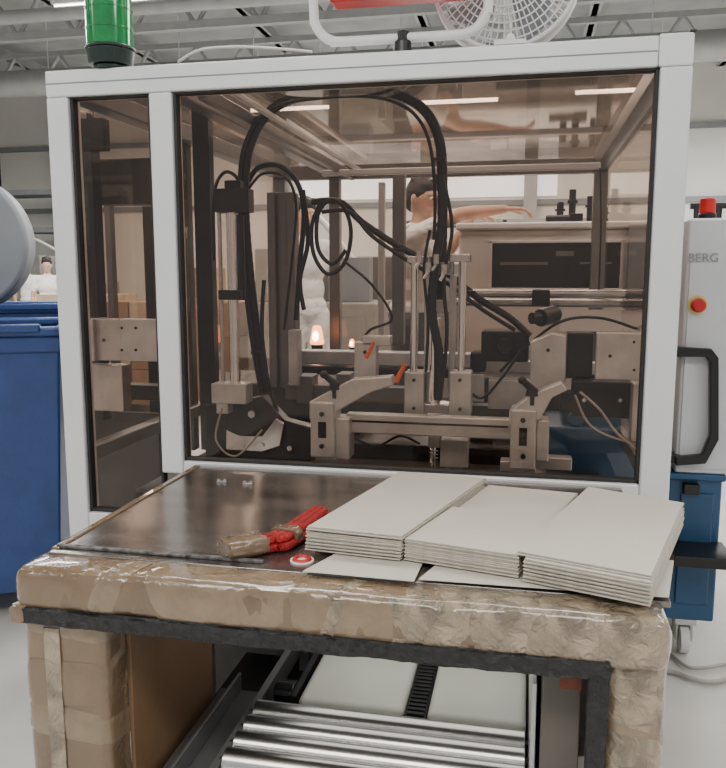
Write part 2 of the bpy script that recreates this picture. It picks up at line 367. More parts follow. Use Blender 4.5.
b=B(); tube(b,[PY(434,440,.37)+Vector((.013*math.cos(i*1.57),.013*math.sin(i*1.57),-.003*i)) for i in range(28)],.0022,6,3); mk('coil_spring',b,M_STEEL,mac)
# -- crossbar assembly
part('cross_rail',[(346,417,545,437,.22,.04)],M_BRKT,.004,'satin aluminium cross rail')
b=B(); slab(b,352,423,508,425,.2185,.003); mk('rail_slot',b,M_DARK,mac)
part('rail_bracket',[(310,402,334,458,.16,.10),(334,418,349,460,.18,.08)],M_BRKT,.006)
bolts([(322,414),(322,446)],.16,.008,M_DARK)
b=B(); slab(b,318,422,326,438,.158,.003); mk('slot',b,M_BLACK,mac)
b=B(); prism(b,[PY(x,y,.17) for x,y in((309,402),(352,379),(392,376),(392,386),(372,392),(336,412),(336,420),(309,420))],(0,.05,0)); mk('rail_bracket',b,M_BRKT,mac,.005)
part('rail_bracket',[(510,410,536,470,.14,.10),(536,420,549,462,.16,.08)],M_BRKT,.006)
bolts([(523,420),(523,456)],.14,.008,M_DARK)
b=B(); slab(b,519,428,527,446,.138,.003); mk('slot',b,M_BLACK,mac)
b=B(); prism(b,[PY(x,y,.15) for x,y in((509,412),(530,395),(562,382),(568,390),(552,398),(540,420),(509,426))],(0,.05,0)); mk('rail_bracket',b,M_BRKT,mac,.005)
def knob(x,y,Y):
    p=PY(x,y,Y); b=B(); cyl(b,p,p+Vector((0,0,.05)),.012); cyl(b,p+Vector((0,0,.028)),p+Vector((.0,0,.05)),.02,.016); cyl(b,p+Vector((0,0,.045)),p+Vector((-.03,-.02,.075)),.012,.009)
    ell(b,p+Vector((-.03,-.02,.075)),.012); mk('clamp_lever',b,M_BLACK,mac,0,'black clamping lever')
knob(335,398,.18); knob(532,405,.16)
part('adjuster_plate',[(354,342,376,380,.34,.05),(362,336,390,346,.34,.05)],M_BRKT,.004)
b=B(); prism(b,[PY(x,y,.40) for x,y in((530,342),(552,333),(566,336),(566,380),(548,404),(530,404))],(0,.06,0)); mk('adjuster_plate',b,M_BRKT,mac,.005)
bolts([(365,352),(548,350),(548,388)],.338,.006,M_DARK)
part('drive_motor',[(481,331,529,362,.6,.12),(470,352,486,372,.6,.08)],M_BLACK,.008)
b=B(); p=PY(505,346,.6); cyl(b,p+Vector((0,.0,0)),p-Vector((0,.03,0)),.032,.028,24); mk('motor_flange',b,M_DARK,mac,.003)
b=B(); p=PY(540,318,.55); cyl(b,p,p+Vector((.05,.08,.01)),.03); cyl(b,p-Vector((.03,.02,0)),p,.02); mk('hose_fitting',b,M_DARK,mac,.003)
part('valve_block',[(567,333,593,378,.42,.08),(575,378,590,392,.43,.05)],M_DARK,.005)
part('mounting_bracket',[(596,333,651,380,.22,.03)],M_BRKT,.004,'metal bracket plate with four bolt holes',[(634,342,.004),(642,342,.004),(634,370,.004),(642,370,.004),(610,356,.005)],.22)
part('mounting_bracket',[(632,384,652,442,.26,.06)],M_BRKT,.004)
part('slide_carriage',[(572,382,632,418,.34,.08),(560,392,575,412,.34,.06)],M_DARK,.005)
bolts([(584,400),(620,400)],.34,.007)
part('sensor_bracket',[(534,458,572,470,.25,.05),(500,462,536,472,.3,.06)],M_BRKT,.003)
part('crossbeam',[(350,446,510,462,.8,.08)],M_DARK,.004)
part('crossbeam',[(350,404,510,414,.9,.08)],M_BROWN,.004)
part('adjuster_plate',[(488,380,530,410,.62,.06)],M_BRKT,.004)
part('adjuster_plate',[(470,374,484,402,.6,.05)],M_BRKT,.004)
part('adjuster_plate',[(288,330,298,386,.85,.06)],M_BRKT,.004)
b=B(); cyl(b,PY(366,358,.3),PY(374,342,.3),.007,.005); mk('lever_grip',b,M_ORANGE,mac,0,'orange plastic lever grip')
b=B(); cyl(b,PY(396,382,.3),PY(405,364,.3),.009,.007); mk('lever_grip',b,M_ORANGE,mac,0,'orange plastic lever grip')
# added glowing shapes at the rear, standing in for warm glare on the glass
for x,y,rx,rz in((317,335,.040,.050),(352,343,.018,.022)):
    p=PY(x,y,1.85); lp=empty('glare_spot',p,'small glowing orange shape added for the glare on the window',None,mac)
    b=B(); cyl(b,p-Vector((0,0,rz)),p+Vector((0,0,rz)),rx,rx*.55,24); mk('glare_cone',b,M_GLOW,lp,.012,'glowing orange cone imitating the glare')
    b=B(); ell(b,p+Vector((0,-rx*.75,-rz*.1)),(rx*.4,rx*.4,rz*.55)); mk('glare_core',b,M_HOT,lp,0)
    b=B(); cyl(b,p-Vector((0,0,rz+.05)),p-Vector((0,0,rz)),rx*.7,rx*.8,16); mk('glare_foot',b,M_DARK,lp,.002)
# -- hoses and cables
def cable(pts,r,Y,m=M_BLACK,name='hose',ribs=0,dy=None,lab=None,sub=8):
    P=[PY(x,y,Y if dy is None else Y+dy*i/(len(pts)-1)) for i,(x,y) in enumerate(pts)]
    b=B(); tube(b,P,r,10,sub,ribs=ribs); return mk(name,b,m,mac,0,lab)
cable([(266,392),(256,330),(248,260),(244,195),(248,152),(262,120),(286,101),(320,93),(360,90),(396,94),(422,108),(437,132),(442,165),(442,240),(438,300)],.0170,.5,ribs=.08,sub=14,lab='thick black corrugated hose looped over the mechanism')
cable([(262,400),(250,330),(242,255),(239,195),(243,150),(258,120),(284,104),(320,98),(360,96),(392,101),(416,116),(430,145),(435,195),(434,240)],.006,.47)
cable([(440,175),(443,215),(436,260),(432,310),(440,360),(438,400)],.014,.33,ribs=.06,sub=12)
cable([(446,190),(452,230),(444,280),(447,330),(444,372)],.006,.34)
cable([(430,230),(424,270),(428,320),(426,372)],.005,.34)
cable([(312,202),(340,202),(362,222),(400,247),(440,268),(478,298),(510,318),(530,336)],.0115,.5,ribs=.06,sub=12)
cable([(322,212),(350,212),(372,236),(410,262),(450,285),(480,308),(515,330)],.007,.46)
cable([(322,200),(312,225),(314,255),(328,274),(345,262),(351,232),(344,208),(330,200),(318,215),(318,248),(332,264),(346,250)],.007,.46)
cable([(246,186),(258,168),(280,166),(298,184),(304,215),(300,262),(296,320)],.009,.55,sub=12,ribs=.05)
cable([(244,196),(262,174),(286,178),(296,205),(292,260),(284,330)],.005,.5)
cable([(214,260),(213,215),(216,185),(226,172),(238,180),(243,205)],.006,.42)
cable([(303,190),(308,240),(300,280),(304,310)],.008,.5)
cable([(280,420),(268,380),(262,330),(264,280)],.007,.44)
cable([(345,262),(372,285),(392,318),(370,330),(360,345)],.0045,.4,M_BLACK,'cable')
cable([(580,392),(600,410),(616,432),(636,450),(648,470)],.004,.25,M_WIRE,'cable')
cable([(575,395),(590,425),(620,440),(650,446)],.0035,.27,M_WIRE,'cable')
cable([(222,408),(216,440),(236,456),(262,430)],.0035,.3,M_WIRE,'cable')
cable([(600,168),(601,220),(599,290)],.003,1.0,M_DARK,'cable')
cable([(500,372),(520,352),(560,322),(600,318),(640,330)],.005,.6,M_BLACK,'cable')
cable([(458,380),(480,398),(500,380),(520,352)],.005,.5,M_BLACK,'cable')
cable([(350,436),(376,446),(400,436),(420,444)],.004,.3,M_BLACK,'cable')
for x,y in((246,200),(258,352),(262,119),(350,92),(440,160),(442,225),(400,250),(470,292)):
    b=B(); p=PY(x,y,.5); box(b,p.x-.02,p.x+.02,.475,.53,p.z-.006,p.z+.006); mk('cable_tie',b,M_BLACK,mac,.002)
for x,y,c in((419,262,.3),(436,264,.32),(428,272,.31),(444,274,.3)):
    b=B(); p=PY(x,y,c); cyl(b,p,p+Vector((0,0,.03)),.01); cyl(b,p,p-Vector((.012,0,.02)),.006); mk('air_fitting',b,M_STEEL,mac)
# top-side items
sl=empty('signal_light',(PY(111,62,.04).x,.04,ZT),'green signal lamp with dark base',None,mac)
b=B(); x=PY(111,62,.04).x
cyl(b,(x,.04,ZT),(x,.04,ZT+.012),.05,.05,32); cyl(b,(x,.04,ZT+.012),(x,.04,ZT+.055),.062,.068,32); cyl(b,(x,.04,ZT+.055),(x,.04,ZT+.064),.071,.071,32); mk('lamp_base',b,M_DGREEN,sl,.004)
b=B(); z=ZT+.064
cyl(b,(x,.04,z),(x,.04,z+.23),.0655,.0655,32)
for i in range(4): cyl(b,(x,.04,z+.045+i*.055),(x,.04,z+.049+i*.055),.0675,.0675,32)
mk('lamp_lens',b,M_GREEN,sl,.001,'green translucent lens')
b=B(); cyl(b,(x,.04,z+.225),(x,.04,z+.25),.069,.06,32); mk('lamp_cap',b,M_DGREEN,sl,.004)
P=[PY(x,y,.25) for x,y in((178,62),(200,50),(240,47),(280,49),(312,52))]
b=B(); tube(b,[Vector((p.x,.25,max(p.z,ZT+.005))) for p in P],.004); mk('cable',b,M_WHITE,mac,0,'thin white cable')
b=B(); box(b,XR-.012,XR+.004,.0,.08,ZT+.003,ZT+.009); mk('corner_cap',b,M_GASKET,mac,.002)

# ------------------------------------------------------------------ work light (white tube frame, red body)
Y=.05
wk=empty('work_light',(PY(403,45,Y).x,Y,ZT),'work light with white tubular frame and red body','work light')
zz=PY(403,38,Y).z; xl=PY(314,20,Y).x; xr=PY(488,20,Y).x
def arc(cx,cz,r,a0,a1,k=5): return [(cx+r*math.cos(math.radians(a0+(a1-a0)*i/k)),Y,cz+r*math.sin(math.radians(a0+(a1-a0)*i/k))) for i in range(k+1)]
r_=.075
pts=arc(xl+r_,zz+r_,r_,180,270)+arc(xr-r_,zz+r_,r_,270,360)+arc(xr-r_+.01,zz+.40,r_,0,90)+arc(xl+r_-.01,zz+.40,r_,90,180)
b=B(); tube(b,pts,.013,12,4,True); mk('tubular_frame',b,M_WHITE,wk)
b=B(); box(b,xl+.045,xr-.045,Y-.02,Y+.06,zz+.10,zz+.36); box(b,xl-.005,xl+.06,Y-.01,Y+.02,zz+.2,zz+.3); box(b,xr-.06,xr+.005,Y-.01,Y+.02,zz+.2,zz+.3); mk('lamp_housing',b,M_RED,wk,.012)
b=B(); box(b,xl+.075,xr-.075,Y-.026,Y-.018,zz+.14,zz+.33); mk('lamp_glass',b,M_WHITE,wk,.003)
xm=PY(403,45,Y).x
b=B(); cyl(b,(xm,Y,ZT+.001),(xm,Y,zz-.008),.028,.022,20); cyl(b,(xm,Y,zz-.012),(xm,Y,zz+.016),.018); mk('swivel_mount',b,M_BLACK,wk,.003)

# ------------------------------------------------------------------ fan
fy=.20; fc=PY(506,-24,fy); R=.20
fan=empty('clip_fan',(fc.x,.04,ZT),'white clip-on fan with round wire guard','fan')
b=B()
for k in range(9):
    r=R*(.2+.8*k/8); dd=.05*(1-(r/R)**2)
    tube(b,[(fc.x+r*math.cos(a*math.pi/12),fy-.03-dd,fc.z+r*math.sin(a*math.pi/12)) for a in range(24)],.0022 if k<8 else .006,6,2,True)
for k in range(60):
    a=2*math.pi*k/60; c,s=math.cos(a),math.sin(a)
    tube(b,[(fc.x+r*c,fy-.03-.05*(1-(r/R)**2),fc.z+r*s) for r in(R*.2,R*.5,R*.8,R*.96,R)],.0018,5,3)
mk('front_guard',b,M_WHITE,fan)
b=B()
for k in range(5):
    r=R*(.2+.8*k/4); dd=.05*(1-(r/R)**2)
    tube(b,[(fc.x+r*math.cos(a*math.pi/12),fy+.05+dd,fc.z+r*math.sin(a*math.pi/12)) for a in range(24)],.002,6,2,True)
for k in range(36):
    a=2*math.pi*k/36; c,s=math.cos(a),math.sin(a)
    tube(b,[(fc.x+r*c,fy+.05+.05*(1-(r/R)**2),fc.z+r*s) for r in(R*.2,R*.5,R*.8,R*.96,R)],.0016,5,3)
mk('rear_guard',b,M_WHITE,fan)
b=B(); cyl(b,(fc.x,fy-.035,fc.z),(fc.x,fy+.055,fc.z),R+.006,R+.006,56)
for f in [f for f in b.faces if len(f.verts)>6]: b.faces.remove(f)
o=mk('guard_rim',b,M_WHITE,fan); sm=o.modifiers.new('s','SOLIDIFY'); sm.thickness=.008
for k in range(4):
    b=B(); a0=k*math.pi/2+.3; g=[]
    for i in range(7):
        rr=.04+(R-.035)*i/7; w_=.16+.8*math.sin(math.pi*min(1,(i+1)/7.5))
        g.append([b.verts.new((fc.x+rr*math.cos(a0+t*w_),fy+.01-.035*(t-.5),fc.z+rr*math.sin(a0+t*w_))) for t in(0,.33,.66,1)])
    for i in range(6):
        for j in range(3): b.faces.new((g[i][j],g[i][j+1],g[i+1][j+1],g[i+1][j]))
    o=mk('fan_blade',b,M_GREYP,fan); sm=o.modifiers.new('s','SOLIDIFY'); sm.thickness=.003
b=B(); cyl(b,(fc.x,fy-.088,fc.z),(fc.x,fy-.06,fc.z),.035,.042,24); mk('guard_hub',b,M_WHITE,fan,.004)
b=B(); cyl(b,(fc.x,fy+.09,fc.z),(fc.x,fy+.2,fc.z),.06,.045,24); mk('motor_housing',b,M_WHITE,fan,.006)
b=B(); tube(b,[(fc.x+.02,.05,ZT+.004),(fc.x+.02,.06,ZT+.03),(fc.x+.01,.30,ZT+.05),(fc.x,.36,ZT+.2),(fc.x,fy+.16,fc.z-.03)],.012); box(b,fc.x-.02,fc.x+.06,.005,.075,ZT+.001,ZT+.012); mk('fan_stand',b,M_WHITE,fan)

# ------------------------------------------------------------------ padded infeed table
TZ=.93
tab=empty('infeed_table',(-.36,-.4,0),'steel-topped infeed table with foam padding wrapped in brown packing tape','table')
b=B(); box(b,-.957,.262,-.76,-.003,TZ-.012,TZ); mk('table_top',b,M_TABLE,tab,.002,'scuffed stainless steel plate')
b=B(); box(b,-.955,-.93,-.74,-.01,.86,TZ-.012); mk('table_apron',b,M_BROWN,tab,.002)
b=B(); box(b,.21,.235,-.70,-.01,.3,TZ-.012); mk('table_apron',b,M_BROWN,tab,.002)
b=B(); box(b,-.92,.2,-.03,-.01,.78,TZ-.012); mk('table_apron',b,M_BROWN,tab,.002)
yf=-.785; ZB=.880
def bar(x0,x1,m,g,name='tape_wrap',lab='overlapping strip of packing tape',jit=.0012,skew=0,er=0):
    b=B(); padded(b,(x0,yf,ZB),(x1,yf,ZB),(0,1,0),(0,0,1),.057+g,.046+g,.022,jit,max(8,int((x1-x0)*(60 if not er else 120))),skew,er); mk(name,b,m,tab,0,lab)
bar(-.99,.254,M_TAPE,0,'foam_edge','foam edge bar wrapped in brown packing tape',.0015,0,.03)
for i,(x0,x1,m,sk) in enumerate(((-.955,-.83,M_TAPE,.02),(-.80,-.74,M_TAPE2,.03),(-.70,-.52,M_TAPE2,-.03),(-.56,-.40,M_TAPE2,.035),(-.42,-.22,M_TAPE2,-.02),(-.33,-.30,M_TAPE3,.03),(-.24,-.06,M_TAPE3,.03),(-.10,.06,M_TAPE3,-.03),(.02,.16,M_TAPE3,.02))):
    bar(x0,x1,m,.0010+.0007*(i%3),skew=sk)
bar(.10,.257,M_TAPE3,.0022,er=.032)
b=B(); box(b,-.955,-.50,-.734,-.720,TZ,TZ+.006); mk('edge_strip',b,M_FOAM,tab,.002,'dark weathered seam between plate and padding')
b=B(); box(b,-.962,-.945,-.74,-.01,TZ-.03,TZ+.004); mk('edge_strip',b,M_TAPE,tab,.003)
def col(xc,hw,z1,z0,m,g,lab,name='tape_wrap',sk=0,jit=.001,r=.022):
    b=B(); padded(b,(xc,yf+.01,z1),(xc,yf+.01,z0),(1,0,0),(0,1,0),hw+g,.05+g,r,jit,max(6,int((z1-z0)*50)),sk); mk(name,b,m,tab,0,lab)
col(-.89,.092,.836,0,M_TAPE,0,'table leg padded with foam and brown tape','foam_column')
col(.202,.051,.856,0,M_TAPE2,0,'table leg padded with foam and clear tape','foam_column',r=.028)
for xc,hw,zs,r in((-.89,.092,((.83,.77,M_TAPE2,.015),(.735,.64,M_TAPE,-.01),(.62,.55,M_TAPE2,.02),(.47,.38,M_TAPE2,0),(.3,.15,M_TAPE,.01)),.022),(.202,.051,((.86,.71,M_TAPE3,.02),(.70,.52,M_TAPE3,.015),(.60,.54,M_TAPE2,-.02),(.45,.36,M_TAPE3,.01),(.3,.2,M_TAPE,0)),.028)):
    for i,(z1,z0,m,sk) in enumerate(zs): col(xc,hw,z1,z0,m,.0012+.0007*(i%2),'overlapping strip of packing tape',sk=sk,r=r)
b=B(); box(b,-.93,-.895,yf-.0445,yf-.0415,.02,.80); mk('tape_wrap',b,M_TAPE3,tab,.001,'vertical strip of packing tape')
# black foam edge round the opening
b=B(); padded(b,(-.985,yf-.046,.831),(.153,yf-.046,.831),(0,1,0),(0,0,1),.018,.0175,.006,.0022,90); mk('edge_foam',b,M_BLKTAPE,tab,0,'black textured foam edge strip')
b=B(); padded(b,(.137,yf-.046,.84),(.137,yf-.046,.0),(1,0,0),(0,1,0),.0175,.015,.006,.0015,70); mk('edge_foam',b,M_BLKTAPE,tab,0,'black textured foam edge strip')
b=B(); padded(b,(-.985,yf-.046,.831),(-.955,yf-.046,.831),(0,1,0),(0,0,1),.0195,.019,.007,.0005,6,.006); mk('tape_wrap',b,M_TAPE,tab,0,'strip of packing tape over the black foam')
b=B(); box(b,-.95,.2,-.74,-.05,.80,.825); mk('table_underframe',b,M_DARK,tab,.003)
b=B(); box(b,-.80,-.79,-.74,-.32,.0,.80); mk('side_board',b,M_BOARD,tab,.002,'brown board panel beside the opening')
for x0 in(-.93,.2):
    b=B(); box(b,x0,x0+.03,-.30,-.04,.0,.80); mk('rear_leg',b,M_STEEL,tab,.003)
for x,y in((222,482),(248,484)):
    b=B(); p=PZ(x,y,TZ); box(b,p.x-.014,p.x+.014,p.y-.006,p.y+.006,TZ,TZ+.004)
    for dx in(-.009,.009): cyl(b,(p.x+dx,p.y-.001,TZ+.003),(p.x+dx,p.y-.001,TZ+.009),.005)
    mk('clip_screw',b,M_STEEL,tab,.001)
# ------------------------------------------------------------------ roller conveyor inside
con=empty('roller_conveyor',(-.2,-.4,0),'roller and belt conveyor under the table','conveyor')
RZ=.50
q0=PZ(246,714,RZ+.02); q1=PZ(528,735,RZ+.02); rx0=q0.x; rx1=q1.x
for k in range(4):
    y=-.555-k*.062
    b=B(); cyl(b,(rx0+.008,y,RZ),(rx1-.006,y,RZ),.0285,None,36); mk('roller',b,M_ROLL,con,.002)
    b=B(); cyl(b,(rx0-.005,y,RZ),(rx1+.005,y,RZ),.007,None,12); mk('roller_axle',b,M_DARK,con)
for xs in((rx0-.014,rx0+.004),(rx1,rx1+.016)):
    b=B(); box(b,xs[0],xs[1],-.79,-.04,RZ-.05,RZ+.006); xm_=(xs[0]+xs[1])/2
    for y in(-.70,-.10): box(b,xm_-.015,xm_+.015,y-.015,y+.015,0,RZ-.045)
    mk('conveyor_rail',b,M_ALU_IN,con,.002)
b=B(); box(b,rx1+.002,rx1+.012,-.70,-.05,RZ+.008,RZ+.22); mk('guide_plate',b,M_BRKT,con,.002,'upright steel guide plate')
bx0=PZ(296,702,RZ+.02).x; bx1=PZ(405,706,RZ+.02).x; bx2=PZ(428,708,RZ+.02).x; bx3=rx1-.004
for x0,x1 in((bx0,bx1),(bx2,bx3)):
    b=B(); box(b,x0,x1,-.52,-.04,RZ-.012,RZ+.024); mk('conveyor_belt',b,M_BELT,con,.017,'cream flat conveyor belt',seg=5)
b=B(); box(b,bx1+.002,bx2-.002,-.52,-.04,RZ-.014,RZ+.012); mk('chain_guide',b,M_BLACK,con,.002)
b=B()
for k in range(26):
    y=-.515+k*.0175; box(b,bx1+.006,bx2-.006,y,y+.011,RZ+.010,RZ+.018)
mk('drive_chain',b,M_DARK,con,.002,kind='stuff')
b=B(); box(b,bx0-.065,bx0-.022,-.50,-.43,RZ-.02,RZ+.02); cyl(b,(bx0-.07,-.465,RZ+.005),(bx0-.02,-.465,RZ+.005),.024,None,20); mk('bearing_block',b,M_BLACK,con,.005)
b=B(); box(b,bx0-.02,bx0-.006,-.51,-.04,RZ-.03,RZ+.024); mk('belt_side',b,M_DARK,con,.002)
b=B(); box(b,-.80,.13,-.76,-.04,RZ-.14,RZ-.13); mk('drip_tray',b,M_DARK,con,.002)
b=B(); box(b,-.785,.12,-.05,-.035,RZ-.1,.78); mk('rear_plate',b,M_GREYP,con,.002)
b=B(); cyl(b,(-.74,-.13,RZ+.16),(-.50,-.13,RZ+.16),.065,.065,28); box(b,-.74,-.55,-.2,-.08,RZ-.02,RZ+.13); mk('drive_drum',b,M_CABW,con,.006)
b=B(); box(b,-.775,rx0-.02,-.77,-.30,RZ-.11,RZ-.10); box(b,-.725,-.717,-.77,-.30,RZ-.10,RZ-.05); mk('side_channel',b,M_ALU_IN,con,.002)
b=B(); box(b,rx1+.02,.118,-.74,-.10,.02,.79); mk('side_shield',b,M_HALL2,con,.003,'grey metal shield with faded sticker')
p=PY(572,684,-.743)
b=B(); box(b,p.x-.022,p.x+.018,-.7435,-.739,p.z-.012,p.z+.013); mk('warning_sticker',b,M_STICK,con,.001,'small faded red sticker')

# ------------------------------------------------------------------ cardboard sheets
def sheet(quadpx,z,zref,dx,dy,lab,grp='folded greyboard cartons stacked on the table',fold=True,th=.0072,rot=.012):
    P=[PZ(x,y,zref) for x,y in quadpx]; cx=sum(p.x for p in P)/4; cy=sum(p.y for p in P)/4
    a=random.uniform(-rot,rot); ca,sa=math.cos(a),math.sin(a)
    Q=[Vector((cx+(p.x-cx)*ca-(p.y-cy)*sa+dx, cy+(p.x-cx)*sa+(p.y-cy)*ca+dy)) for p in P]
    b=B(); t=(th-.0012)/2
    prism(b,[(q.x,q.y,z) for q in Q],(0,0,t))
    if fold:
        c=sum(Q,Vector((0,0)))/4
        Q2=[q+(c-q)*.014 for q in Q]
        prism(b,[(q.x,q.y,z+t+.0008) for q in Q2],(0,0,t))
        e0,e1=Q[1],Q[2]; cyl(b,(e0.x,e0.y,z+t),(e1.x,e1.y,z+t),t*.95,None,8)
    bmesh.ops.recalc_face_normals(b,faces=b.faces[:])
    for f in b.faces: f.material_index=0 if abs(f.normal.z)>.8 else 1
    return mk('cardboard_sheet',b,[M_SHEET,M_SHEETE],None,.0006,lab,'cardboard',group=grp,seg=1)
A=[(306,526),(399,471),(486,477),(402,536)]
Bq=[(404,538),(452,506),(558,518),(519,555)]
Dq=[(456,506),(488,482),(578,490),(556,517)]
Cq=[(521,555),(588,490),(683,504),(650,579)]
Ct=[(516,551),(588,486),(684,502),(652,576)]
z0=TZ+.011; dz=.0074
for i in range(7):
    z=z0+i*dz; sheet(A,z,z0+7*dz,random.uniform(-.003,.001)-(6-i)*.0006,random.uniform(-.003,.003),'folded greyboard sheet in a stack with a long narrow top face',rot=.008)
for i in range(6):
    z=z0+i*dz; sheet(Bq,z,z0+6*dz,random.uniform(-.0005,.0005),random.uniform(-.004,.0),'folded greyboard sheet in the middle stack',rot=.003)
for i in range(4):
    z=z0+i*dz; sheet(Dq,z,z0+5*dz,random.uniform(-.001,.001),random.uniform(.003,.005),'folded greyboard sheet behind the middle stack',rot=.003)
for i in range(6):
    z=z0+i*dz; sheet(Cq,z,z0+7*dz,.003+random.uniform(-.001,.001)+(6-i)*.0002,random.uniform(-.001,.001)+(6-i)*.001,'folded greyboard sheet in a stack reaching the table corner',rot=.003)
sheet(Ct,z0+6*dz,z0+7*dz,0,0,'folded greyboard sheet lying on top and overlapping the middle stack',rot=0)
sheet([(302,571),(343,549),(425,558),(414,581)],TZ+.0060,TZ+.008,0,0,'flat greyboard sheet lying under the stack',fold=False,th=.0045,rot=0)
sheet([(418,579),(455,548),(674,560),(669,597)],TZ+.0060,TZ+.008,0,0,'flat greyboard sheet lying under the stack',fold=False,th=.0045,rot=0)

# ------------------------------------------------------------------ red hose bundle
rb=empty('hose_bundle',PZ(272,548,TZ),'bundle of red coiled hose bound with brown tape','hose')
p0=PZ(240,556,TZ+.001);p1=PZ(283,546,TZ+.001);p2=PZ(322,519,TZ+.001)
for k,(o1,h) in enumerate(((-.024,.0098),(-.008,.0098),(.008,.0098),(.024,.0098),(-.016,.0235),(.0,.0245),(.016,.0235))):
    b=B(); d=(p2-p0).normalized(); s=Vector((-d.y,d.x,0)); wv=random.uniform(-.001,.001)
    tube(b,[p0+s*o1*.8+Vector((0,0,h)),p1.lerp(p0,.4)+s*(o1+wv)+Vector((0,0,h)),p1+s*o1+Vector((0,0,h)),p2+s*o1*.9+Vector((0,0,h))+d*random.uniform(-.02,.01)],.0079,10,18,ribs=.18)
    mk('red_hose',b,M_REDH,rb)
b=B(); q0_=PZ(226,558,TZ+.001);q1_=PZ(264,551,TZ+.001); d=(q1_-q0_).normalized(); s=Vector((-d.y,d.x,0))
padded(b,q0_+Vector((0,0,.0195)),q1_+Vector((0,0,.0195)),s,(0,0,1),.031,.0175,.013,.0015,12); mk('tape_wrap',b,M_TAPE,rb,0,'brown tape grip')
b=B(); d=(p2-p1).normalized(); s=Vector((-d.y,d.x,0)); c0=p1.lerp(p2,.02); padded(b,c0+Vector((0,0,.0190)),c0+d*.026+Vector((0,0,.0190)),s,(0,0,1),.034,.0172,.013,.001,6); mk('tape_wrap',b,M_TAPE,rb,0,'brown tape grip')
p=PZ(302,560,TZ+.002)
b=B(); cyl(b,(p.x,p.y,TZ+.0002),(p.x,p.y,TZ+.003),.024,None,28); so=mk('round_sticker',b,M_WHITE,None,0,'round white sticker with red ring on the steel plate','sticker')
b=B(); tube(b,[(p.x+.015*math.cos(a*.5236),p.y+.015*math.sin(a*.5236),TZ+.0032) for a in range(12)],.005,6,3,True); mk('red_ring',b,M_RED,so)

# ------------------------------------------------------------------ blue containers
def container(px_,py_,W,Dp,zt,label,rot,lid=False):
    x1,y0=px_,py_; x0=x1-W; y1=y0+Dp
    c=empty('waste_container',(x1,y0,0),label,'container',group='blue wheeled containers beside the machine')
    z0=.12
    pp=lambda z,ins:[(x0+ins,y0+ins,z),(x1-ins,y0+ins,z),(x1-ins,y1-ins,z),(x0+ins,y1-ins,z)]
    b=B()
    L=[b.verts.new(p) for p in pp(z0,.09)]; U=[b.verts.new(p) for p in pp(zt-.06,.03)]
    Li=[b.verts.new(p) for p in pp(z0+.03,.11)]; Ui=[b.verts.new(p) for p in pp(zt-.06,.055)]
    b.faces.new(L); b.faces.new(Li)
    for i in range(4):
        j=(i+1)%4; b.faces.new((L[i],L[j],U[j],U[i])); b.faces.new((Li[i],Li[j],Ui[j],Ui[i])); b.faces.new((U[i],U[j],Ui[j],Ui[i]))
    mk('container_body',b,M_BLUE,c,.03,seg=3)
    b=B()
    for (a0,a1,b0,b1) in((x0,x1,y0,y0+.06),(x0,x1,y1-.06,y1),(x0,x0+.06,y0,y1),(x1-.06,x1,y0,y1)): box(b,a0,a1,b0,b1,zt-.04,zt)
    for (a0,a1,b0,b1) in((x0+.02,x1-.02,y0+.02,y0+.05),(x1-.05,x1-.02,y0+.02,y1-.02)): box(b,a0,a1,b0,b1,zt-.11,zt-.035)
    mk('container_rim',b,M_BLUE,c,.014)
    b=B(); box(b,x1-.62,x1-.10,y0-.012,y0+.03,zt-.022,zt+.012); mk('rim_flap',b,M_BLUE,c,.008)
    for xx in(x0+.22,x1-.22):
        for yy in(y0+.20,y1-.2):
            w=empty('caster',(xx,yy,0),None,None,c)
            b=B(); cyl(b,(xx-.02,yy,.055),(xx+.02,yy,.055),.055,None,24); mk('caster_wheel',b,M_BLACK,w,.006)
            b=B(); box(b,xx-.035,xx-.025,yy-.03,yy+.03,.045,.12); box(b,xx+.025,xx+.035,yy-.03,yy+.03,.045,.12); box(b,xx-.05,xx+.05,yy-.05,yy+.05,.113,.122); mk('caster_fork',b,M_STEEL,w,.002)
    if lid:
        b=B(); cx_,cz_=x1-.70,zt+.34; yy=y0+.2
        cyl(b,(cx_,yy-.06,cz_),(cx_,yy+.20,cz_),.39,.39,72); mk('round_lid',b,M_GREYP,c,.03,'grey drum-shaped round lid standing open',seg=4)
        b=B(); box(b,cx_-.12,cx_+.12,yy-.05,yy+.05,zt-.03,cz_-.25); mk('lid_hinge',b,M_GREYP,c,.005)
    c.rotation_euler=(0,0,rot)
container(-1.86,.76,1.3,.8,1.285,'open blue plastic wheeled container with ribbed rim',math.radians(25))
container(PY(88,310,1.75).x,1.75,1.3,.8,1.33,'blue plastic wheeled container with grey round lid',math.radians(25),True)

# ------------------------------------------------------------------ control cabinet
Y=.95
cab=empty('control_cabinet',(.9,1.2,0),'pale grey and blue control cabinet with red stop button','cabinet')
zt=PY(705,218,Y).z; zm=PY(700,474,Y).z
x0=PY(684,300,Y).x; x1=1.25
b=B(); box(b,x0,x1,Y,1.6,zm,zt); mk('cabinet_body',b,M_CABW,cab,.012)
b=B(); box(b,x0+.012,x1-.02,Y-.006,Y+.01,zm+.02,zt-.16); mk('cabinet_door',b,M_CABW,cab,.004)
xb=PY(719,560,Y).x
b=B(); box(b,x0-.015,xb,Y+.02,1.55,.15,zm-.02); box(b,x0-.02,xb+.01,Y+.0,1.56,zm-.03,zm); mk('lower_cabinet',b,M_BLUEP,cab,.01,'blue painted lower cabinet')
b=B(); box(b,x0+.03,xb-.03,Y+.01,Y+.03,.22,zm-.08); mk('lower_door',b,M_BLUEP,cab,.006)
ep=PY(697,305,Y)
es=empty('stop_button',ep,'red emergency stop button',None,cab)
